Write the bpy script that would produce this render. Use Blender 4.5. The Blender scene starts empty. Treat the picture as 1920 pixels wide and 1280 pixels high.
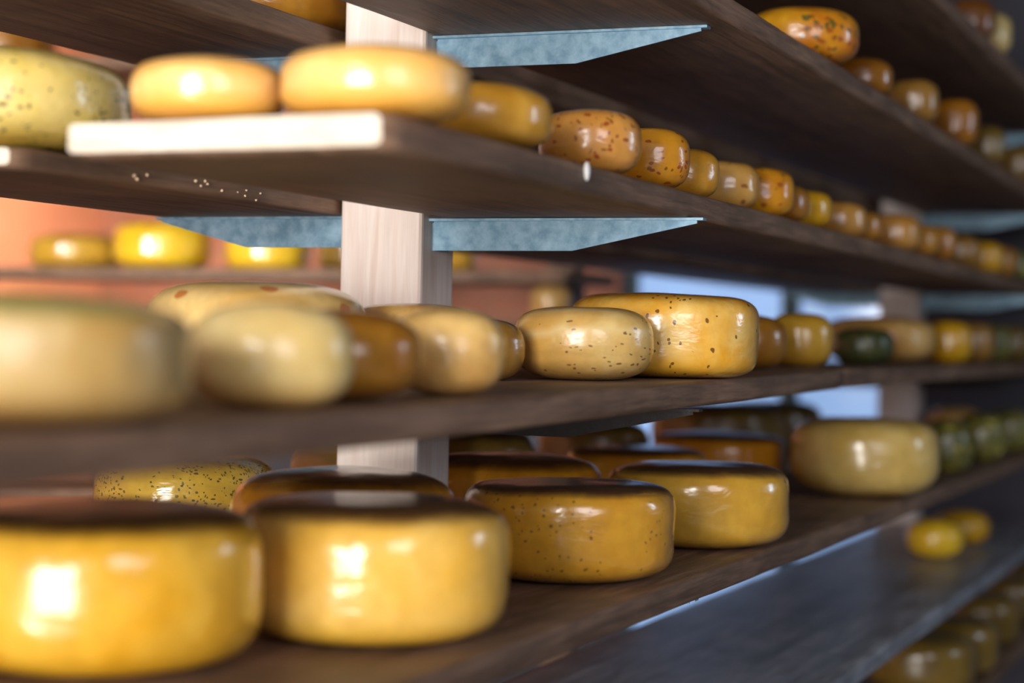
import bpy, bmesh, math, random
from mathutils import Vector, noise

C = bpy.context.scene.collection
Z0 = 1.35                     # eye height of the photographer above the floor (m)

# ------------------------------------------------------------------ helpers
def tag(o, label=None, cat=None, group=None, kind=None):
    if label: o['label'] = label
    if cat: o['category'] = cat
    if group: o['group'] = group
    if kind: o['kind'] = kind
    return o

def link(name, me, mats, parent=None, loc=(0, 0, 0), smooth=False):
    o = bpy.data.objects.new(name, me)
    C.objects.link(o)
    for m in (mats if isinstance(mats, (list, tuple)) else [mats]):
        me.materials.append(m)
    if smooth:
        for p in me.polygons: p.use_smooth = True
    if parent: o.parent = parent
    o.location = loc
    return o

def bm_link(name, bm, mats, parent=None, loc=(0, 0, 0), smooth=False):
    bmesh.ops.recalc_face_normals(bm, faces=bm.faces)
    me = bpy.data.meshes.new(name)
    bm.to_mesh(me); bm.free()
    return link(name, me, mats, parent, loc, smooth)

def empty(name, loc):
    o = bpy.data.objects.new(name, None)
    C.objects.link(o); o.location = loc
    o.empty_display_size = .05
    return o

def box_into(bm, x0, x1, y0, y1, z0, z1, bevel=0.0, seg=2):
    vs = [bm.verts.new((x, y, z)) for x in (x0, x1) for y in (y0, y1) for z in (z0, z1)]
    q = [(0, 1, 3, 2), (4, 6, 7, 5), (0, 4, 5, 1), (2, 3, 7, 6), (0, 2, 6, 4), (1, 5, 7, 3)]
    fs = [bm.faces.new([vs[i] for i in f]) for f in q]
    if bevel:
        es = list({e for f in fs for e in f.edges})
        bmesh.ops.bevel(bm, geom=es, offset=bevel, segments=seg, profile=.6, affect='EDGES')
    return bm

# ------------------------------------------------------------------ materials
class NT:
    def __init__(self, name):
        self.m = bpy.data.materials.new(name); self.m.use_nodes = True
        self.t = self.m.node_tree; self.t.nodes.clear()
        self.out = self.t.nodes.new('ShaderNodeOutputMaterial')
        self.b = self.t.nodes.new('ShaderNodeBsdfPrincipled')
        self.t.links.new(self.b.outputs[0], self.out.inputs[0])
    def n(self, typ, **kw):
        o = self.t.nodes.new(typ)
        for k, v in kw.items(): setattr(o, k, v)
        return o
    def l(self, a, b): self.t.links.new(a, b)
    def coords(self, scale=(1, 1, 1), rnd=7.0):
        tc = self.n('ShaderNodeTexCoord'); oi = self.n('ShaderNodeObjectInfo')
        mu = self.n('ShaderNodeMath', operation='MULTIPLY'); mu.inputs[1].default_value = rnd
        self.l(oi.outputs['Random'], mu.inputs[0])
        ad = self.n('ShaderNodeVectorMath', operation='ADD')
        self.l(tc.outputs['Object'], ad.inputs[0]); self.l(mu.outputs[0], ad.inputs[1])
        mp = self.n('ShaderNodeMapping'); mp.inputs['Scale'].default_value = scale
        self.l(ad.outputs[0], mp.inputs['Vector'])
        return mp.outputs[0], tc.outputs['Object']
    def noise(self, vec, scale, detail=3, rough=.5, dist=0):
        o = self.n('ShaderNodeTexNoise')
        o.inputs['Scale'].default_value = scale; o.inputs['Detail'].default_value = detail
        o.inputs['Roughness'].default_value = rough; o.inputs['Distortion'].default_value = dist
        self.l(vec, o.inputs['Vector']); return o.outputs['Fac']
    def ramp(self, fac, stops):
        o = self.n('ShaderNodeValToRGB'); cr = o.color_ramp
        while len(cr.elements) < len(stops): cr.elements.new(.5)
        for e, (p, c) in zip(cr.elements, stops):
            e.position = p
            e.color = (c, c, c, 1) if not hasattr(c, '__len__') else (*c, 1)
        self.l(fac, o.inputs[0]); return o.outputs[0]
    def mix(self, fac, a, b, mode='MIX'):
        o = self.n('ShaderNodeMix', data_type='RGBA', blend_type=mode)
        for s, v in ((o.inputs[0], fac), (o.inputs[6], a), (o.inputs[7], b)):
            if hasattr(v, 'links'): self.l(v, s)
            elif hasattr(v, '__len__'): s.default_value = (*v, 1)
            else: s.default_value = v
        return o.outputs[2]
    def math(self, op, a, b=0.0):
        o = self.n('ShaderNodeMath', operation=op)
        for s, v in zip(o.inputs, (a, b)):
            if hasattr(v, 'links'): self.l(v, s)
            else: s.default_value = v
        return o.outputs[0]
    def bump(self, h, strength, dist=.002, prev=None):
        o = self.n('ShaderNodeBump'); o.inputs['Strength'].default_value = strength
        o.inputs['Distance'].default_value = dist; self.l(h, o.inputs['Height'])
        if prev is not None: self.l(prev, o.inputs['Normal'])
        return o.outputs[0]

def sr(r, g, b):
    f = lambda v: (v / 255 / 12.92) if v / 255 <= .04045 else ((v / 255 + .055) / 1.055) ** 2.4
    return (f(r), f(g), f(b))

def cheese_mat(name, A, B, speck=None, cr=.14, rough=.3, rim=None, top=None, band=None, coat=.6, bumpy=.25):
    """waxed rind: A pale / B deep tone blotches, herb or seed specks, deeper rim low on the side, darker top"""
    t = NT(name); A, B = sr(*A), sr(*B)
    v, raw = t.coords()
    f = t.noise(v, 11, 4, .55, .6)
    col = t.mix(t.ramp(f, [(.38, 0), (.66, 1)]), A, B)
    f2 = t.noise(v, 45, 3, .6)
    col = t.mix(t.ramp(f2, [(.35, 0), (.8, .5)]), col, tuple(c * .66 for c in B))
    sep = t.n('ShaderNodeSeparateXYZ'); t.l(raw, sep.inputs[0])
    z = t.math('ADD', sep.outputs[2], t.math('MULTIPLY', t.math('SUBTRACT', f, .5), .03))
    if rim:
        rc = sr(*rim)
        col = t.mix(t.ramp(z, [(.008, .75), (.026, 0)]), col, rc)
    if band:
        bz, bc = band
        d = t.math('ABSOLUTE', t.math('SUBTRACT', z, bz))
        col = t.mix(t.ramp(d, [(.0, .6), (.008, 0)]), col, sr(*bc))
    if top:  # upward faces: brown paints in shade from the board above; green is real
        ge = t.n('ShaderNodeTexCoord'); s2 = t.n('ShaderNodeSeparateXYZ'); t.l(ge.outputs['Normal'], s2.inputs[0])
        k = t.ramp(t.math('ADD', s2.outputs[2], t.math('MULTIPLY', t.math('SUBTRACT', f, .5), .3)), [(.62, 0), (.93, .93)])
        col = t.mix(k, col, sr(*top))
    if speck:
        for (scale, thr, dens, sc, stretch) in speck:
            w = t.n('ShaderNodeMapping'); w.inputs['Scale'].default_value = stretch; t.l(v, w.inputs['Vector'])
            nv = t.n('ShaderNodeTexNoise'); nv.inputs['Scale'].default_value = 60; t.l(v, nv.inputs['Vector'])
            dv = t.n('ShaderNodeVectorMath', operation='SCALE'); t.l(nv.outputs['Color'], dv.inputs[0]); dv.inputs['Scale'].default_value = .012
            av = t.n('ShaderNodeVectorMath', operation='ADD'); t.l(w.outputs[0], av.inputs[0]); t.l(dv.outputs[0], av.inputs[1])
            vo = t.n('ShaderNodeTexVoronoi'); vo.inputs['Scale'].default_value = scale; t.l(av.outputs[0], vo.inputs['Vector'])
            spot = t.math('LESS_THAN', vo.outputs['Distance'], thr)
            hs = t.n('ShaderNodeSeparateColor'); t.l(vo.outputs['Color'], hs.inputs[0])
            keep = t.math('LESS_THAN', hs.outputs[0], t.math('MULTIPLY', t.ramp(t.noise(v, 14, 1), [(.38, 0.1), (.6, 1.5)]), dens))
            k = t.math('MULTIPLY', t.math('MULTIPLY', spot, keep), .85)
            col = t.mix(k, col, sr(*sc))
    t.l(col, t.b.inputs['Base Color'])
    t.b.inputs['Roughness'].default_value = rough
    t.b.inputs['Coat Weight'].default_value = coat
    t.b.inputs['Coat Roughness'].default_value = cr
    t.b.inputs['Subsurface Weight'].default_value = .12
    t.b.inputs['Subsurface Radius'].default_value = (.02, .011, .004)
    t.b.inputs['Subsurface Scale'].default_value = .5
    mp = t.n('ShaderNodeMapping'); mp.inputs['Scale'].default_value = (1, 1, 2.2); t.l(v, mp.inputs['Vector'])
    b1 = t.bump(t.noise(mp.outputs[0], 26, 3, .55, .5), bumpy, .006)
    b2 = t.bump(t.noise(v, 190, 2), bumpy * .35, .0012, b1)
    t.l(b2, t.b.inputs['Normal']); t.l(b1, t.b.inputs['Coat Normal'])
    return t.m

def wood_mat(name, dark, light, stain=.5, rough=.6, axis='X', grain=1.0, knots=True):
    t = NT(name); D, L = sr(*dark), sr(*light)
    v, raw = t.coords()
    sc = {'X': (1.6, 26, 26), 'Z': (24, 24, 1.5), 'E': (22, 5, 22)}[axis]
    m = t.n('ShaderNodeMapping'); m.inputs['Scale'].default_value = sc; t.l(v, m.inputs['Vector'])
    g = t.noise(m.outputs[0], 2.2, 6, .62, .9)
    m2 = t.n('ShaderNodeMapping'); m2.inputs['Scale'].default_value = tuple(s * 3.4 for s in sc); t.l(v, m2.inputs['Vector'])
    g2 = t.noise(m2.outputs[0], 2.4, 3, .6)
    col = t.mix(t.ramp(g, [(.3, 0), (.7, 1)]), D, L)
    col = t.mix(t.ramp(g2, [(.4, 0), (.75, .45 * grain)]), col, tuple(c * .45 for c in D))
    st = t.noise(v, 6, 4, .6, .4)
    col = t.mix(t.ramp(st, [(.45, 0), (.72, stain)]), col, tuple(c * .4 for c in D))
    m3 = t.n('ShaderNodeMapping'); m3.inputs['Scale'].default_value = tuple(q * .42 for q in sc); t.l(v, m3.inputs['Vector'])
    s3 = t.noise(m3.outputs[0], 2.6, 5, .65, .5)
    col = t.mix(t.ramp(s3, [(.48, 0), (.68, stain * 1.2)]), col, tuple(c * .38 for c in D))
    if knots:
        vo = t.n('ShaderNodeTexVoronoi'); vo.inputs['Scale'].default_value = 4.0; t.l(v, vo.inputs['Vector'])
        col = t.mix(t.ramp(vo.outputs['Distance'], [(.02, .7), (.075, 0)]), col, tuple(c * .3 for c in D))
    t.l(col, t.b.inputs['Base Color'])
    t.l(t.ramp(g, [(.2, rough - .12), (.8, rough + .12)]), t.b.inputs['Roughness'])
    b = t.bump(g, .35 * grain, .003); b = t.bump(g2, .3 * grain, .0015, b)
    t.l(b, t.b.inputs['Normal'])
    return t.m

WOOD = wood_mat('stained_plank_wood', (104, 76, 56), (164, 130, 104))
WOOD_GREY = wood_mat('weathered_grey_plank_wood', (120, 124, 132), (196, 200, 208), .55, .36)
WOOD_END = wood_mat('pale_end_grain', (206, 190, 168), (236, 226, 208), .12, .6, 'E', .4, False)
POST = wood_mat('raw_pine_post', (234, 210, 194), (252, 240, 230), .10, .55, 'Z', .3)
def metal_mat():
    t = NT('galvanised_steel'); v, raw = t.coords()
    f = t.noise(v, 60, 4, .6); f2 = t.noise(v, 14, 2)
    col = t.mix(t.ramp(f, [(.35, 0), (.7, 1)]), sr(112, 148, 170), sr(156, 188, 206))
    rust = t.ramp(t.noise(v, 36, 3, .65), [(.74, 0), (.79, .8)])
    col = t.mix(rust, col, sr(140, 104, 72))
    t.l(col, t.b.inputs['Base Color']); t.b.inputs['Metallic'].default_value = .35
    t.l(t.ramp(f2, [(.3, .34), (.7, .52)]), t.b.inputs['Roughness'])
    t.l(t.bump(f, .15, .001), t.b.inputs['Normal'])
    return t.m
METAL = metal_mat()
DARKBRACKET = wood_mat('dark_bracket', (26, 20, 18), (40, 32, 29), .3, .75)  # much darker tone than the other brackets
def plaster(name, a, b, rough=.85, scale=3):
    t = NT(name); v, raw = t.coords()
    f = t.noise(v, scale, 5, .6)
    t.l(t.mix(t.ramp(f, [(.3, 0), (.7, 1)]), sr(*a), sr(*b)), t.b.inputs['Base Color'])
    t.b.inputs['Roughness'].default_value = rough
    t.l(t.bump(t.noise(v, 40, 4), .2, .004), t.b.inputs['Normal'])
    return t.m
TERRA = plaster('terracotta_wall_paint', (206, 138, 104), (222, 152, 116))
GREYWALL = plaster('dark_plaster', (60, 62, 70), (80, 80, 88))
CONCRETE = plaster('concrete_floor', (96, 98, 104), (128, 130, 136), .6)
CEIL = plaster('dark_ceiling_boards', (44, 38, 34), (62, 54, 48))
FRAME = plaster('teal_window_paint', (36, 62, 70), (48, 76, 84), .5)
def brick_mat():
    t = NT('red_brick'); v, raw = t.coords(rnd=0)
    mp = t.n('ShaderNodeMapping'); mp.inputs['Rotation'].default_value = (0, math.pi / 2, 0); t.l(raw, mp.inputs['Vector'])
    s = t.n('ShaderNodeSeparateXYZ'); t.l(raw, s.inputs[0])
    cb = t.n('ShaderNodeCombineXYZ'); t.l(s.outputs[1], cb.inputs[0]); t.l(s.outputs[2], cb.inputs[1])
    br = t.n('ShaderNodeTexBrick'); t.l(cb.outputs[0], br.inputs['Vector'])
    br.inputs['Scale'].default_value = 1; br.inputs['Brick Width'].default_value = .22; br.inputs['Row Height'].default_value = .075
    br.inputs['Mortar Size'].default_value = .006
    br.inputs['Color1'].default_value = (*sr(160, 106, 84), 1); br.inputs['Color2'].default_value = (*sr(176, 116, 92), 1)
    br.inputs['Mortar'].default_value = (*sr(150, 116, 96), 1)
    t.l(br.outputs['Color'], t.b.inputs['Base Color']); t.b.inputs['Roughness'].default_value = .85
    return t.m
BRICK = brick_mat()
def glow_mat(name, col, strength):
    t = NT(name); t.b.inputs['Base Color'].default_value = (*col, 1)
    t.b.inputs['Emission Color'].default_value = (*col, 1); t.b.inputs['Emission Strength'].default_value = strength
    t.b.inputs['Roughness'].default_value = .1
    return t.m
PANE = glow_mat('daylit_pane', sr(150, 185, 235), .75)
WAX = NT('white_wax'); WAX.b.inputs['Base Color'].default_value = (*sr(236, 232, 228), 1); WAX.b.inputs['Roughness'].default_value = .35; WAX = WAX.m
CRUMB = NT('wax_crumb'); CRUMB.b.inputs['Base Color'].default_value = (*sr(226, 196, 160), 1); CRUMB = CRUMB.m

# herb / seed speck recipes: (scale, radius, share of cells, colour, stretch)
HERB = [(70, .22, .55, (62, 62, 38), (.6, 1, 1.9)), (120, .24, .4, (96, 84, 40), (1.8, .8, 1))]
NETTLE = [(150, .30, .55, (52, 56, 42), (.8, 1, 1.6)), (210, .34, .5, (84, 80, 50), (1.5, .8, 1))]
SEED = [(72, .20, .66, (96, 50, 22), (1, 1.4, 1.0))]
SEEDF = [(115, .22, .6, (120, 76, 44), (.6, .8, 1.6))]
CHILI = [(75, .26, .5, (150, 58, 20), (1, 1, 1.6)), (120, .28, .45, (130, 70, 24), (1.4, 1, 1))]
FINE = [(130, .22, .5, (110, 78, 34), (1, 1, 1))]
TOMATO = [(60, .34, .55, (150, 74, 14), (1, 1, 1.4)), (70, .3, .55, (70, 80, 34), (1.4, 1, 1))]
M = {
 'cream':   cheese_mat('cream_rind', (246, 200, 128), (238, 176, 88), rim=(226, 160, 40), band=(.042, (226, 168, 80))),
 'cream2':  cheese_mat('pale_cream_rind', (246, 224, 160), (234, 200, 124), rim=(214, 164, 84), coat=.5),
 'pale':    cheese_mat('pale_straw_rind', (226, 206, 146), (214, 180, 106)),
 'straw':   cheese_mat('straw_seed_rind', (238, 202, 126), (226, 174, 88), SEEDF, band=(.056, (240, 212, 150)), cr=.2, bumpy=.2),
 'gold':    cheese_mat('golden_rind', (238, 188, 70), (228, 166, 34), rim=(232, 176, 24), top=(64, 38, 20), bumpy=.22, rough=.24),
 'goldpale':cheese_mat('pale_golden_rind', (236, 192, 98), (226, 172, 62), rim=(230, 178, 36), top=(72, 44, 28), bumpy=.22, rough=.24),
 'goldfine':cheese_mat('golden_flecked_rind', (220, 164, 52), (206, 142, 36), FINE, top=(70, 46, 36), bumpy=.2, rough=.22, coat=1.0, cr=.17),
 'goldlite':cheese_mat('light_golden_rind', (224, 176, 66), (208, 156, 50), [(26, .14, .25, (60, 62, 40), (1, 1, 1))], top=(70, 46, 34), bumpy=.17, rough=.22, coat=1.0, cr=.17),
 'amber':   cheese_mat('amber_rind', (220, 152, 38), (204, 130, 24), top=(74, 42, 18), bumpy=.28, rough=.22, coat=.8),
 'seed':    cheese_mat('caraway_seed_rind', (244, 206, 118), (238, 168, 30), SEED, rim=(236, 172, 24), band=(.1, (240, 158, 10)), cr=.18, coat=.9, bumpy=.2, rough=.24),
 'herb':    cheese_mat('herb_rind', (242, 218, 146), (230, 198, 92), HERB, rim=(226, 188, 60)),
 'herbtop': cheese_mat('herb_pale_rind', (238, 206, 136), (226, 178, 96), [(30, .3, .3, (188, 104, 40), (1, 1, 1.5))]),
 'nettle':  cheese_mat('nettle_rind', (214, 178, 74), (196, 154, 54), NETTLE, bumpy=.45, rough=.2),
 'orange':  cheese_mat('orange_rind', (228, 174, 68), (212, 146, 34)),
 'chili':   cheese_mat('chilli_rind', (226, 166, 86), (206, 138, 54), CHILI),
 'chiligold':cheese_mat('golden_chilli_rind', (226, 160, 40), (212, 134, 20), CHILI),
 'tomato':  cheese_mat('tomato_herb_rind', (222, 160, 30), (196, 116, 20), TOMATO),
 'brown':   cheese_mat('brown_orange_rind', (192, 134, 42), (160, 100, 22)),
 'mustard': cheese_mat('mustard_rind', (214, 170, 60), (196, 146, 40)),
 'tan':     cheese_mat('tan_rind', (232, 192, 118), (204, 146, 66), coat=.35, bumpy=.4),
 'tanspot': cheese_mat('tan_spotted_rind', (224, 176, 98), (202, 146, 60), [(60, .3, .4, (140, 84, 40), (1, 1, 1.5))]),
 'green':   cheese_mat('dark_green_rind', (84, 88, 48), (56, 62, 36), [(50, .3, .4, (130, 124, 60), (1, 1, 1))], coat=.2),
 'olive':   cheese_mat('olive_rind', (124, 118, 54), (92, 90, 38), [(40, .34, .5, (196, 182, 84), (1, 1, 1.4))]),
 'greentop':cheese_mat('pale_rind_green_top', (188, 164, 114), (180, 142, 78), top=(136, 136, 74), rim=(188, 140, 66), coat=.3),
 'lemon':   cheese_mat('bright_yellow_rind', (246, 204, 56), (234, 184, 30), rough=.22),
 'yolk':    cheese_mat('yolk_yellow_rind', (222, 172, 30), (206, 150, 14)),
 'deep':    cheese_mat('dimmed_mustard_rind', (130, 104, 42), (106, 82, 26)),  # darker mustard: dim light of the low corner put into the colour
 'honey':   cheese_mat('honey_rind', (200, 148, 72), (180, 122, 48)),
 'dull':    cheese_mat('dimmed_honey_rind', (166, 124, 58), (146, 102, 32)),  # honey darkened to paint in the dimness around these wheels
 'dimorange':cheese_mat('dimmed_orange_rind', (170, 112, 26), (148, 92, 16)),  # orange with the upper row's dim light put into its colour
 'umber':   cheese_mat('umber_rind', (120, 72, 18), (98, 56, 12)),
 'wheat':   cheese_mat('wheat_rind', (216, 186, 112), (200, 164, 80)),
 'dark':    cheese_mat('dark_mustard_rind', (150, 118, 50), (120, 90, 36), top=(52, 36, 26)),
}

# ------------------------------------------------------------------ cheese wheels
def cheese(pos, r, h, nt, nb, mat, label, group, seed, tilt=0.0, seam=None, sag=1.0, segs=72, rings=34, name='cheese_wheel'):
    rnd = random.Random(seed)
    bm = bmesh.new()
    off = Vector((rnd.uniform(0, 50), rnd.uniform(0, 50), rnd.uniform(0, 50)))
    a1, a2 = rnd.uniform(0, 6.3), rnd.uniform(0, 6.3)
    rows = []
    for i in range(1, rings):
        s = i / rings
        t = -math.pi / 2 + math.pi * (s - .12 * math.sin(4 * math.pi * s) / 2 / math.pi)
        n = nt if t > 0 else nb
        rr = abs(math.cos(t)) ** (2 / n)
        zz = .5 + .5 * math.copysign(abs(math.sin(t)) ** (2 / n), t)
        if i == 1: zz = 0.0
        row = []
        for j in range(segs):
            ph = 2 * math.pi * j / segs
            w = 1 + sag * (.008 * math.sin(2 * ph + a1) + .005 * math.sin(3 * ph + a2))
            d = Vector((math.cos(ph) * rr, math.sin(ph) * rr, zz * 1.2))
            k = noise.noise(d * 2.2 + off) * .014 + noise.noise(d * 5.5 + off) * .005
            if seam: k += -.012 * math.exp(-((zz - seam) / .035) ** 2)
            R = r * rr * (w + k * sag)
            z = h * zz
            if zz > .5: z += h * .02 * noise.noise(d * 1.7 + off * 1.3) * (zz - .5) * 2 * sag
            row.append(bm.verts.new((R * math.cos(ph), R * math.sin(ph), max(0, z))))
        rows.append(row)
    for A, B in zip(rows, rows[1:]):
        for j in range(segs):
            bm.faces.new((A[j], A[(j + 1) % segs], B[(j + 1) % segs], B[j]))
    bot = bm.verts.new((0, 0, 0)); top = bm.verts.new((0, 0, rows[-1][0].co.z + h * .002))
    for j in range(segs):
        bm.faces.new((bot, rows[0][(j + 1) % segs], rows[0][j]))
        bm.faces.new((top, rows[-1][j], rows[-1][(j + 1) % segs]))
    o = bm_link(name, bm, M[mat], None, (pos[0], pos[1], pos[2] + Z0), True)
    o.rotation_euler = (0, -tilt, rnd.uniform(-.4, .4) if tilt == 0 else 0)
    return tag(o, label, 'cheese', group)

def z3(X): return -.0365 - .0112 * max(0.0, 2.95 - X)
T3 = -math.atan(.0112)
#CHEESES>
SHELF_Z = {'S0': .616, 'S1': .396, 'S2': .174, 'S2b': .1686, 'S1b': .3785, 'S4': -.265, 'S4b': -.265, 'S5': -.485, 'S6': -.705, 'R': .165, 'Rm': .04, 'Rt': .72, 'Rl': -.42}
G = {'S0': 'wheels on the topmost shelf', 'S1': 'wheels along the upper right shelf edge', 'S2': 'wheels along the front of the second shelf',
     'S3': 'wheels on the middle shelf', 'S4': 'wheels on the lower shelf', 'S4b': 'wheels at the back of the lower shelf', 'S5': 'small wheels on the grey board',
     'S6': 'wheels in the lowest corner', 'R': 'wheels on the rack across the room', 'Rt': 'wheels on the rack across the room',
     'Rm': 'wheels on the rack across the room', 'Rl': 'wheels on the rack across the room'}
count = 0
def ch(pl, X, Y, r, h, nt, nb, mat, label, seam=None, sag=1.0):
    global count
    count += 1
    z = z3(X) if pl == 'S3' else SHELF_Z[pl]
    return cheese((X, Y, z), r, h, nt, nb, mat, label, G.get(pl), 100 + count, T3 if pl == 'S3' and X < 2.9 else 0.0, seam, sag)

# second shelf from the top, from the sawn board end to the far right
ch('S2', 1.412, .706, .078, .060, 3.3, 3.3, 'cream', 'large creamy-orange rounded wheel at the front of the pale sawn board end, nearer the post', .82)
ch('S2', 1.400, .857, .065, .055, 3.3, 3.3, 'cream', 'smaller creamy wheel on the pale sawn board end, left of the larger one', .3)
ch('S2', 1.656, .734, .084, .063, 3, 3, 'orange', 'smooth yellow-orange wheel right behind the large creamy wheel on the second shelf')
ch('S2', 1.917, .703, .055, .069, 3.2, 3, 'chili', 'pinkish-tan wheel with red-brown flecks above the white wax drip', .14)
ch('S2', 2.108, .703, .050, .070, 3.2, 3, 'chiligold', 'golden wheel with dark red flecks next right of the pinkish-tan flecked wheel')
ch('S2', 2.256, .711, .050, .062, 3.2, 3, 'orange', 'narrow-looking orange-gold wheel between the red-flecked golden wheel and a tan spotted one')
ch('S2', 2.457, .715, .050, .065, 3.2, 3, 'tanspot', 'tan spotted wheel, seventh along the second shelf front from the sawn board end')
ch('S2', 2.599, .703, .050, .069, 3.2, 3, 'tomato', 'golden wheel with green and red blotches, eighth along the second shelf front')
ch('S2', 2.714, .709, .050, .056, 3.2, 3, 'brown', 'brownish wheel mostly hidden in shade, ninth along the second shelf front')
ch('S2', 2.867, .711, .050, .060, 3.2, 3, 'yolk', 'plain deep yellow wheel, tenth along the second shelf front, right of a brown sliver')
ch('S2', 3.141, .716, .050, .062, 3.2, 3, 'honey', 'blurred tan wheel, eleventh along the second shelf front')
ch('S2', 3.273, .716, .050, .057, 3.2, 3, 'brown', 'blurred dark sliver of a wheel, twelfth along the second shelf front')
ch('S2', 3.568, .705, .050, .070, 3.2, 3, 'honey', 'blurred bright orange-tan wheel, thirteenth along the second shelf front')
ch('S2', 3.751, .703, .050, .064, 3.2, 3, 'brown', 'blurred brown wheel, fourteenth along the second shelf front')
ch('S2', 3.942, .700, .050, .072, 3.2, 3, 'brown', 'blurred brown wheel, fifteenth along the second shelf front, left of a pale yellow one')
ch('S2', 4.258, .703, .050, .071, 3.2, 3, 'dull', 'blurred pale mustard wheel, sixteenth along the second shelf front')
ch('S2', 4.569, .695, .050, .074, 3.2, 3, 'yolk', 'blurred yellow wheel, seventeenth along the second shelf front')
ch('S2', 4.770, .693, .050, .074, 3.2, 3, 'brown', 'blurred dull brown wheel, eighteenth along the second shelf front near the right picture edge')
ch('S2', 5.051, .695, .050, .080, 3.2, 3, 'olive', 'blurred greenish wheel, last of the second shelf front at the right picture edge')
ch('S2b', 1.538, 1.214, .156, .099, 3.6, 3.4, 'herb', 'big pale yellow wheel flecked with dark herbs at the left picture edge')
ch('S1b', 2.18, 1.285, .150, .11, 3.5, 5, 'brown', 'dark orange wheel peeking over the top left board, above the post')

# upper right shelf
ch('S1', 2.688, .668, .081, .080, 3, 3, 'tomato', 'large golden wheel with red and green flecks at the top right on the shelf edge')
ch('S1', 3.054, .660, .050, .062, 3, 3, 'dimorange', 'small orange wheel right of the big red and green flecked wheel at top right')
ch('S1', 3.433, .648, .045, .078, 3, 3, 'dull', 'blurred tan-yellow wheel, third along the upper right shelf')
ch('S1', 3.827, .640, .046, .092, 3, 3, 'dimorange', 'blurred tall orange wheel, fourth along the upper right shelf')
ch('S1', 4.233, .640, .041, .084, 3, 3, 'deep', 'blurred olive-yellow wheel, fifth along the upper right shelf')
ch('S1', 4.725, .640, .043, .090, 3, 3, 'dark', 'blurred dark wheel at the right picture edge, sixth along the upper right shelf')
ch('S0', 3.93, .632, .052, .085, 3, 3, 'umber', 'dark orange wheel in the top right corner of the picture')
ch('S0', 4.13, .632, .055, .092, 3, 3, 'pale', 'pale cream wheel cut by the top right picture corner')

# middle shelf
ch('S3', .968, .752, .130, .079, 4.5, 3.5, 'greentop', 'very blurred large pale wheel with greenish top at the left picture edge')
ch('S3', 1.240, .702, .062, .079, 2.6, 2.8, 'cream2', 'blurred round creamy wheel right of the large green-topped one', None, .6)
ch('S3', 1.395, .734, .076, .074, 2.8, 2.8, 'brown', 'shaded brown-orange wheel between two pale round wheels on the middle shelf')
ch('S3', 1.568, .707, .052, .078, 2.7, 2.8, 'tan', 'tan mottled round wheel on the middle shelf below the right side of the post')
ch('S3', 1.955, .838, .046, .069, 2.7, 2.7, 'dull', 'small shaded tan wheel half hidden behind the tan mottled round wheel')
ch('S3', 2.005, .948, .066, .084, 5, 4, 'tan', 'flat pale tan wheel at the foot of the post, behind the tan mottled round wheel')
ch('S3', 2.069, .762, .080, .084, 3.4, 3.0, 'straw', 'pale straw wheel with fine caraway seeds, in focus left of the seeded yellow wheel', .33)
ch('S3', 2.272, .730, .117, .102, 5, 5, 'seed', 'tall glossy yellow wheel studded with brown seeds, sharpest on the middle shelf')
ch('S3', 1.801, 1.037, .119, .104, 3.2, 3.2, 'herbtop', 'broad pale wheel with reddish herb marks behind the blurred creamy wheels')
ch('S3', 2.772, .764, .060, .081, 2.8, 3, 'brown', 'shaded brownish wheel just behind the right side of the seeded yellow wheel')
ch('S3', 3.038, .747, .052, .087, 3, 3, 'mustard', 'blurred yellow wheel left of the dark green one on the middle shelf')
ch('S3', 3.706, .786, .059, .072, 3, 3, 'green', 'dark green wheel on the middle shelf')
ch('S3', 4.112, .838, .118, .100, 3.2, 3, 'tan', 'wide blurred tan wheel behind the dark green one')
ch('S3', 4.42, .745, .056, .097, 3, 3, 'yolk', 'blurred deep yellow wheel right of the wide tan wheel on the middle shelf')
ch('S3', 4.71, .738, .056, .098, 3, 3, 'dull', 'blurred olive-yellow wheel, third from the right end of the middle shelf')
ch('S3', 5.01, .74, .058, .098, 3, 3, 'olive', 'blurred olive wheel, second from the right end of the middle shelf')
ch('S3', 5.328, .735, .058, .100, 3, 3, 'deep', 'blurred wheel at the right end of the middle shelf, cut by the picture edge')

# lower shelf
ch('S4', 1.288, .880, .130, .126, 5, 4, 'gold', 'huge glossy golden wheel with shade-painted top in the lower left corner')
ch('S4', 1.522, .755, .122, .122, 5, 4, 'goldpale', 'large glossy pale golden wheel at the bottom, right of the corner one')
ch('S4', 1.806, .930, .122, .124, 3.5, 4, 'amber', 'amber wheel with shade-painted top behind the large pale golden wheel')
ch('S4', 2.008, .752, .118, .107, 6, 4, 'goldfine', 'sharp golden wheel with fine dark flecks and wrinkled shine, lower centre')
ch('S4', 2.387, .982, .125, .110, 4, 4, 'amber', 'amber wheel with shiny folds behind the sharp flecked golden wheel')
ch('S4', 2.428, .730, .119, .107, 5, 4, 'goldlite', 'light golden wheel with one dark dot, right of the sharp flecked wheel')
ch('S4', 3.007, 1.010, .116, .091, 5, 4, 'amber', 'low blurred amber wheel just behind the light golden wheel')
ch('S4', 3.408, .985, .124, .100, 5, 4, 'amber', 'blurred amber wheel left of the large pale straw wheel on the lower shelf')
ch('S4', 3.374, .710, .130, .138, 4, 3, 'wheat', 'tall blurred pale straw wheel standing alone near the lower shelf edge')
ch('S4', 4.107, .690, .055, .110, 3, 3, 'olive', 'blurred green-yellow wheel right of the tall pale straw wheel')
ch('S4', 4.581, .690, .059, .110, 3, 3, 'olive', 'blurred olive wheel nearest the right picture edge on the lower shelf')
ch('S4', 5.369, .880, .079, .100, 3, 3, 'tan', 'blurred tan wheel farthest back on the lower shelf, above the green-yellow one')
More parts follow.
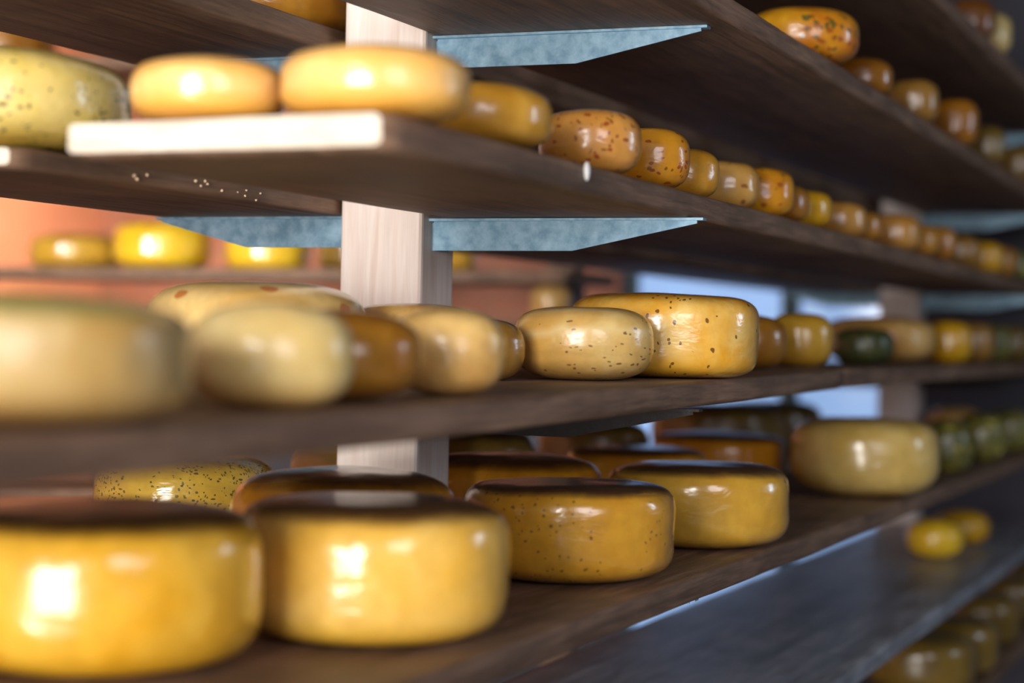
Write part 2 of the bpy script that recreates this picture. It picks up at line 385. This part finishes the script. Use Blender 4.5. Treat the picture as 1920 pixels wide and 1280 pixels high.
ch('S4', 5.049, .690, .055, .108, 3, 3, 'olive', 'blurred olive wheel cut by the right picture edge on the lower shelf')
ch('S4b', 2.039, 1.270, .111, .115, 4, 4, 'nettle', 'yellow wheel densely speckled with dark herbs behind the huge golden wheel at lower left')
ch('S4b', 2.50, 1.262, .10, .12, 4, 4, 'pale', 'pale sliver of a wheel in the gap left of the post foot')
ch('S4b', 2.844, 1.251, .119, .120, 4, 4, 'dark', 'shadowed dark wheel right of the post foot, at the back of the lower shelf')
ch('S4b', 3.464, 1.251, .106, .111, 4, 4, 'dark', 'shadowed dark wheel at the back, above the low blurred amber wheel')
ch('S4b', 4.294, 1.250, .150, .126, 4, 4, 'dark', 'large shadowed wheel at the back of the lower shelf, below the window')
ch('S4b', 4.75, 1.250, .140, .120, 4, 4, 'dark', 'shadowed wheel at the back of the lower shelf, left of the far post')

# grey board and lowest corner
ch('S5', 4.453, .770, .066, .092, 2.5, 2.5, 'lemon', 'small shiny yellow wheel in front, alone with its twin on the grey board')
ch('S5', 4.798, .765, .068, .086, 2.5, 2.5, 'yolk', 'duller yellow wheel half hidden behind the shiny small one on the grey board')
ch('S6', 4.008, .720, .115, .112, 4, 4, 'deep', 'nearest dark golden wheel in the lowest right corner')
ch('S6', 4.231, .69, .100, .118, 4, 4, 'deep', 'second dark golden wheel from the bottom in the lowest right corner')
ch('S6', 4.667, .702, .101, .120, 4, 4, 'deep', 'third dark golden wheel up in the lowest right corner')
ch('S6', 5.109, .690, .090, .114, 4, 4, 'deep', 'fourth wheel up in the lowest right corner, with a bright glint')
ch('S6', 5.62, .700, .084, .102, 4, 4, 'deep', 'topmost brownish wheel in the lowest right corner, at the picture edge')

# rack across the room
ch('R', 4.42, 3.119, .122, .094, 4, 4, 'mustard', 'blurred dull mustard wheel on the far left rack, at the left picture edge')
ch('R', 4.42, 2.838, .130, .126, 4, 4, 'lemon', 'blurred bright yellow wheel with a round glint on the far left rack')
ch('R', 4.50, 2.560, .112, .105, 4, 4, 'lemon', 'blurred yellow wheel under the left galvanised bracket on the far left rack')
ch('R', 4.50, 2.290, .105, .095, 4, 4, 'dark', 'dark yellow wheel just left of the post on the far left rack')
ch('R', 4.45, 2.020, .080, .066, 4, 4, 'yolk', 'blurred yellow wheel just right of the post on the far left rack')
ch('Rm', 4.50, 1.745, .052, .100, 3, 3, 'tan', 'blurred small tan wheel against red brick, left of the seeded yellow wheel')
ch('Rt', 4.45, 3.40, .15, .14, 4, 4, 'brown', 'orange-brown wheel behind the herb-flecked wheel at the top left picture edge')
#<CHEESES

# ------------------------------------------------------------------ planks
def plank(name, x0, x1, y0, y1, zt, th, mats, label, group, seed, slope=0.0, skew=0.0, wear=.0022):
    """board with worn rounded edges running along X; mats = (face wood, end-grain wood); origin at near end, top level"""
    rnd = random.Random(seed); bm = bmesh.new()
    off = Vector((rnd.uniform(0, 50), rnd.uniform(0, 50), 3))
    w = y1 - y0; b = min(.0055, th * .3)
    prof = []
    for (cy, cz, a0) in ((y0 + b, -th + b, math.pi), (y1 - b, -th + b, 1.5 * math.pi), (y1 - b, -b, 0), (y0 + b, -b, .5 * math.pi)):
        for k in range(4):
            a = a0 + k / 3 * math.pi / 2
            prof.append((cy + b * math.cos(a), cz + b * math.sin(a)))
    # extra points along the long faces
    full = []
    for p, q in zip(prof, prof[1:] + prof[:1]):
        full.append(p)
        if abs(p[0] - q[0]) > .05:
            for k in range(1, 6): full.append((p[0] + (q[0] - p[0]) * k / 6, p[1] + (q[1] - p[1]) * k / 6))
    L = x1 - x0; n = max(8, int(L / .035)); rows = []
    for i in range(n + 1):
        s = i / n; row = []
        inset = .003 if i in (0, n) else 0
        for (y, z) in full:
            yy = y; zz = z
            if inset:
                yy = y0 + w / 2 + (y - y0 - w / 2) * (1 - inset / w * 2); zz = -th / 2 + (z + th / 2) * (1 - inset / th * 2)
            x = L * s + skew * (y1 - y) / w * (1 - s)
            v = Vector((x * 5, y * 9, z * 30)) + off
            side = 1 if y < y0 + .01 else (-1 if y > y1 - .01 else 0)
            yy += side * wear * (noise.noise(v) + .6 * noise.noise(v * 3.1)) if side else 0
            zz += .0009 * noise.noise(Vector((x * 3, y * 6, 0)) + off) if z > -th * .5 else .0009 * noise.noise(Vector((x * 3, y * 6, 9)) + off)
            row.append(bm.verts.new((x, yy, zz)))
        rows.append(row)
    m = len(full)
    for A, B in zip(rows, rows[1:]):
        for j in range(m):
            bm.faces.new((A[j], A[(j + 1) % m], B[(j + 1) % m], B[j]))
    for row in (rows[0], rows[-1]):
        f = bm.faces.new(row); f.material_index = 1
    o = bm_link(name, bm, list(mats), None, (x0, 0, zt + Z0), False)
    o.rotation_euler = (0, -math.atan(slope), 0)
    for p in o.data.polygons: p.use_smooth = len(p.vertices) == 4
    return tag(o, label, 'shelf board', group)

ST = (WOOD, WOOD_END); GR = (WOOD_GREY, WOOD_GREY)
GF, GB = 'front shelf boards', 'rear shelf boards'
XE = 6.05
plank('shelf_board', 2.6, XE, .585, .96, .616, .03, ST, 'highest dark board, crossing only the top right corner of the picture', GF, 1)
plank('shelf_board', .75, XE, .611, .985, .396, .03, ST, 'dark brown board over the upper galvanised bracket right of the post', GF, 2)
s2a = plank('shelf_board', 1.345, XE, .656, .962, .174, .03, ST, 'front board with bright pale sawn end and white wax drip, under small cheeses', GF, 3, skew=-.02)
plank('shelf_board', .45, 2.948, .65, .985, z3(.45), .03, ST, 'long blurred board across the middle, carrying the seeded yellow wheel and pale near cheeses', GF, 4, slope=.0112)
plank('shelf_board', 2.952, XE, .655, .985, -.0365, .03, ST, 'board continuing the middle shelf to the right, under the dark green cheese', GF, 5)
plank('shelf_board', .7, XE, .63, .985, -.265, .03, ST, 'wide board rising to the right under the big golden wheels', GF, 6)
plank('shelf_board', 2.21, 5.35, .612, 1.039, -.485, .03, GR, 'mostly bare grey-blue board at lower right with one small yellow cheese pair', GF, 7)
plank('shelf_board', 2.2, XE, .60, .985, -.705, .03, ST, 'lowest board, in the dark lower right corner under a receding row of golden wheels', GF, 8)
plank('shelf_board', .8, XE, 1.11, 1.428, .3785, .03, ST, 'dark brown board at upper left, left of the post top', GB, 9)
s2b = plank('shelf_board', 1.458, XE, 1.10, 1.375, .1686, .021, ST, 'thin rear board with wax crumbs on its edge under the herb cheese at left', GB, 10)
plank('shelf_board', .9, XE, 1.10, 1.40, -.049, .03, ST, 'rear middle board behind the post, mostly hidden by pale cheeses', GB, 11)
plank('shelf_board', 1.5, XE, 1.10, 1.40, -.265, .03, ST, 'rear lower board under the dark herb-flecked wheel behind the golden wheels', GB, 12)

bm = bmesh.new(); box_into(bm, 0, 3.6, 0, .022, 0, .13, .003, 2)
tag(bm_link('gap_blocker', bm, WOOD, None, (2.3, 1.135, .3785 + Z0)), 'added dark strip blocking the gap above the upper rear board, right of the post, in deep shade', 'filler strip')  # added dark strip, hides the lit wall seen between the boards

# wax drip and crumbs stuck to board edges (parts of their boards)
bm = bmesh.new()
bmesh.ops.create_uvsphere(bm, u_segments=16, v_segments=10, radius=1)
for v in bm.verts:
    k = 1 + .35 * v.co.z
    v.co = Vector((v.co.x * .0048 * k, v.co.y * .003, v.co.z * .0095))
d = bm_link('wax_drip', bm, WAX, s2a, (1.777 - 1.345, .6545, -.008), True)
d['label'] = 'white wax drip'
rnd = random.Random(5)
for k in range(14):
    bm = bmesh.new()
    bmesh.ops.create_icosphere(bm, subdivisions=1, radius=rnd.uniform(.0011, .0019))
    for v in bm.verts: v.co *= rnd.uniform(.7, 1.3)
    bm_link('wax_crumb', bm, CRUMB, s2b, (rnd.choice((rnd.uniform(.19, .24), rnd.uniform(.27, .37), rnd.uniform(.40, .46))), 1.0985, -rnd.uniform(.003, .019)))

# ------------------------------------------------------------------ rack uprights with cantilever brackets
def bracket(parent, y_root, y_tip, ztop, x=.03, dark=False):
    """web plate facing -X, tapered to the tip; flange folded along the top"""
    s = -1 if y_tip < y_root else 1
    MT = DARKBRACKET if dark else METAL
    L = abs(y_tip - y_root); hgt = .036
    pts = [(0, 0), (L, 0), (L, -.004), (L * .54, -hgt), (0, -hgt)]
    bm = bmesh.new()
    fr = [bm.verts.new((x, y_root + s * a, ztop + b)) for a, b in pts]
    bk = [bm.verts.new((x + .003, y_root + s * a, ztop + b)) for a, b in pts]
    bm.faces.new(fr); bm.faces.new(bk[::-1])
    for i in range(5): bm.faces.new((fr[i], bk[i], bk[(i + 1) % 5], fr[(i + 1) % 5]))
    o = bm_link('bracket', bm, MT, parent)
    bm = bmesh.new()
    y0, y1 = sorted((y_root - s * .004, y_tip + s * .008))
    # tapering flange plate
    w0, w1 = .038, .012
    a = [(x - .008, y_root - s * .006), (x + w0, y_root - s * .006), (x + w1, y_tip + s * .008), (x - .003, y_tip + s * .008)]
    lo = [bm.verts.new((p[0], p[1], ztop - .0005)) for p in a]; hi = [bm.verts.new((p[0], p[1], ztop + .0025)) for p in a]
    bm.faces.new(lo); bm.faces.new(hi)
    for i in range(4): bm.faces.new((lo[i], lo[(i + 1) % 4], hi[(i + 1) % 4], hi[i]))
    bm_link('flange', bm, MT, o)
    bm = bmesh.new()
    box_into(bm, x + .003, x + .045, *sorted((y_root - s * .0035, y_root)), ztop - hgt, ztop - .002)
    bm_link('mounting_plate', bm, MT, o)
    return o

def upright(X, label):
    t = empty('rack_upright', (X, 1.04, 0))
    bm = bmesh.new(); box_into(bm, 0, .10, -.055, .055, 0, 2.75, .007, 3)
    bm_link('post', bm, POST, t)
    for zb in (.586, .366, .144, None, -.295, -.515, -.735):
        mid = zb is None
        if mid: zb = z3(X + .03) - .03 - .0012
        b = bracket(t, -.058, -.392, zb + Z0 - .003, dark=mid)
        if mid: b['label'] = 'dark bracket'
    for zb in (.3485, .1476, -.079, -.295):
        bracket(t, .058, .33, zb + Z0 - .003)
    tag(t, label, 'rack post', 'rack uprights')
    return t
upright(2.10, 'pale square wooden post with galvanised shelf brackets, left of centre')
upright(5.36, 'brown blurred wooden post far back at right, in front of the window')

# ------------------------------------------------------------------ second rack, standing across the room behind
for yy, lab in ((1.77, 'dark upright of the blurred rack across the room, beside the small tan wheel'), (3.92, 'dark upright of the blurred rack across the room, at the far left')):
    t = empty('rack_upright', (4.41, yy, 0))
    bm = bmesh.new(); box_into(bm, .215, .295, -.04, .04, 0, 2.5, .006, 2)
    bm_link('post', bm, WOOD, t)
    tag(t, lab, 'rack post', 'uprights across the room')
for zt, y0, lab in ((.72, 1.62, 'blurred board across the room under the orange-brown wheel at top left'), (.165, 1.62, 'blurred dark board across the room under the yellow wheels at far left'),
                (.04, 1.62, 'blurred board across the room under the small tan wheel near the brick'), (-.42, 1.62, 'blurred pale-edged board across the room at lower left, left of the herb-speckled wheel')):
    bm = bmesh.new(); box_into(bm, 0, .35, 0, 4.24 - y0, -.03, 0, .004, 2)
    tag(bm_link('shelf_board', bm, WOOD, None, (4.27, y0, zt + Z0)), lab, 'shelf board', 'boards across the room')

# ------------------------------------------------------------------ room
def struct(name, bm, m):
    o = bm_link(name, bm, m); tag(o, kind='structure'); return o
bm = bmesh.new(); box_into(bm, -3.2, 6.4, -3.0, 4.4, -.1, 0); struct('floor', bm, CONCRETE)
bm = bmesh.new(); box_into(bm, -1.0, 6.4, -3.0, 4.4, 2.75, 2.85); struct('ceiling', bm, CEIL)
bm = bmesh.new(); box_into(bm, -3.2, 6.4, 4.26, 4.4, 0, 2.75); struct('wall_left', bm, TERRA)
# far wall with a glazed door
WY0, WY1, WZ0, WZ1 = 1.12, 2.16, .02, Z0 + .36
bm = bmesh.new()
box_into(bm, 6.2, 6.4, WY1, 4.26, 0, 2.75)
box_into(bm, 6.2, 6.4, WY0, WY1, WZ1, 2.75)
struct('wall_far', bm, BRICK)
bm = bmesh.new(); box_into(bm, 6.2, 6.4, -3.0, WY0, 0, 2.75); struct('wall_right', bm, GREYWALL)
bm = bmesh.new(); box_into(bm, 6.17, 6.2, WY1, 4.26, 0, 1.22, .004, 2); struct('added_dark_panel', bm, GREYWALL)  # added panel that darkens the lower far wall over the brick
w = empty('door_1', (6.26, 0, 0)); tag(w, kind='structure')
bm = bmesh.new()
box_into(bm, 0, .05, WY0, WY0 + .05, WZ0, WZ1); box_into(bm, 0, .05, WY1 - .05, WY1, WZ0, WZ1)
box_into(bm, 0, .05, WY0, WY1, WZ0, WZ0 + .05); box_into(bm, 0, .05, WY0, WY1, WZ1 - .05, WZ1)
box_into(bm, -.01, .05, 1.545, 1.605, WZ0, WZ1)
bm_link('door_frame', bm, FRAME, w)
for y0, y1 in ((WY0 + .05, 1.545), (1.605, WY1 - .05)):
    bm = bmesh.new(); box_into(bm, .02, .03, y0, y1, WZ0 + .05, WZ1 - .05); bm_link('pane', bm, PANE, w)

# ------------------------------------------------------------------ light
def area(name, loc, to, sx, sy, power, col, spread=180):
    L = bpy.data.lights.new(name, 'AREA'); L.shape = 'RECTANGLE'; L.size = sx; L.size_y = sy
    L.energy = power; L.color = col; L.spread = math.radians(spread)
    o = bpy.data.objects.new(name, L); C.objects.link(o)
    o.location = (loc[0], loc[1], loc[2] + Z0)
    o.rotation_euler = (Vector(to) - Vector(loc)).to_track_quat('-Z', 'Y').to_euler()
    return o
area('window_light', (-2.4, .55, .12), (1.8, .8, 0), 1.6, 1.7, 300, (1, .97, .94))
area('rear_window_light', (-1.6, 2.9, .3), (4.4, 2.75, .2), .7, .8, 7, (1, .97, .93), 24)
area('side_window_light', (-1.4, -2.6, 1.0), (1.8, .8, 0), 2.0, 1.5, 72, (.95, .91, 1))
area('aisle_window_light', (4.1, -2.3, .6), (3.0, .8, -.5), .25, .9, 13, (.62, .8, 1))
area('corner_fill', (5.25, 3.5, .42), (5.75, 4.3, .34), .3, .2, 14, (1, .8, .62))  # added unseen lamp, brightens the left wall behind the far rack
W = bpy.data.worlds.new('room_air'); bpy.context.scene.world = W; W.use_nodes = True
bg = W.node_tree.nodes['Background']; bg.inputs[0].default_value = (.55, .68, 1, 1); bg.inputs[1].default_value = .055

# ------------------------------------------------------------------ camera
cam = bpy.data.cameras.new('camera'); co = bpy.data.objects.new('camera', cam); C.objects.link(co)
F = 3600.0
cam.sensor_width = 36; cam.lens = F / 1920 * 36
th = math.atan((2440 - 960) / F); pitch = 6 / F; roll = .021
fw = Vector((math.cos(th) * math.cos(pitch), math.sin(th) * math.cos(pitch), -math.sin(pitch)))
q = fw.to_track_quat('-Z', 'Y')
from mathutils import Quaternion
co.rotation_mode = 'QUATERNION'
co.rotation_quaternion = Quaternion(fw, -roll) @ q
co.location = (0, 0, Z0)
cam.clip_start = .02
cam.dof.use_dof = True; cam.dof.focus_distance = 2.24; cam.dof.aperture_fstop = 2.25; cam.dof.aperture_blades = 0
bpy.context.scene.camera = co
sc = bpy.context.scene
sc.view_settings.view_transform = 'Standard'; sc.view_settings.look = 'None'; sc.view_settings.exposure = 0
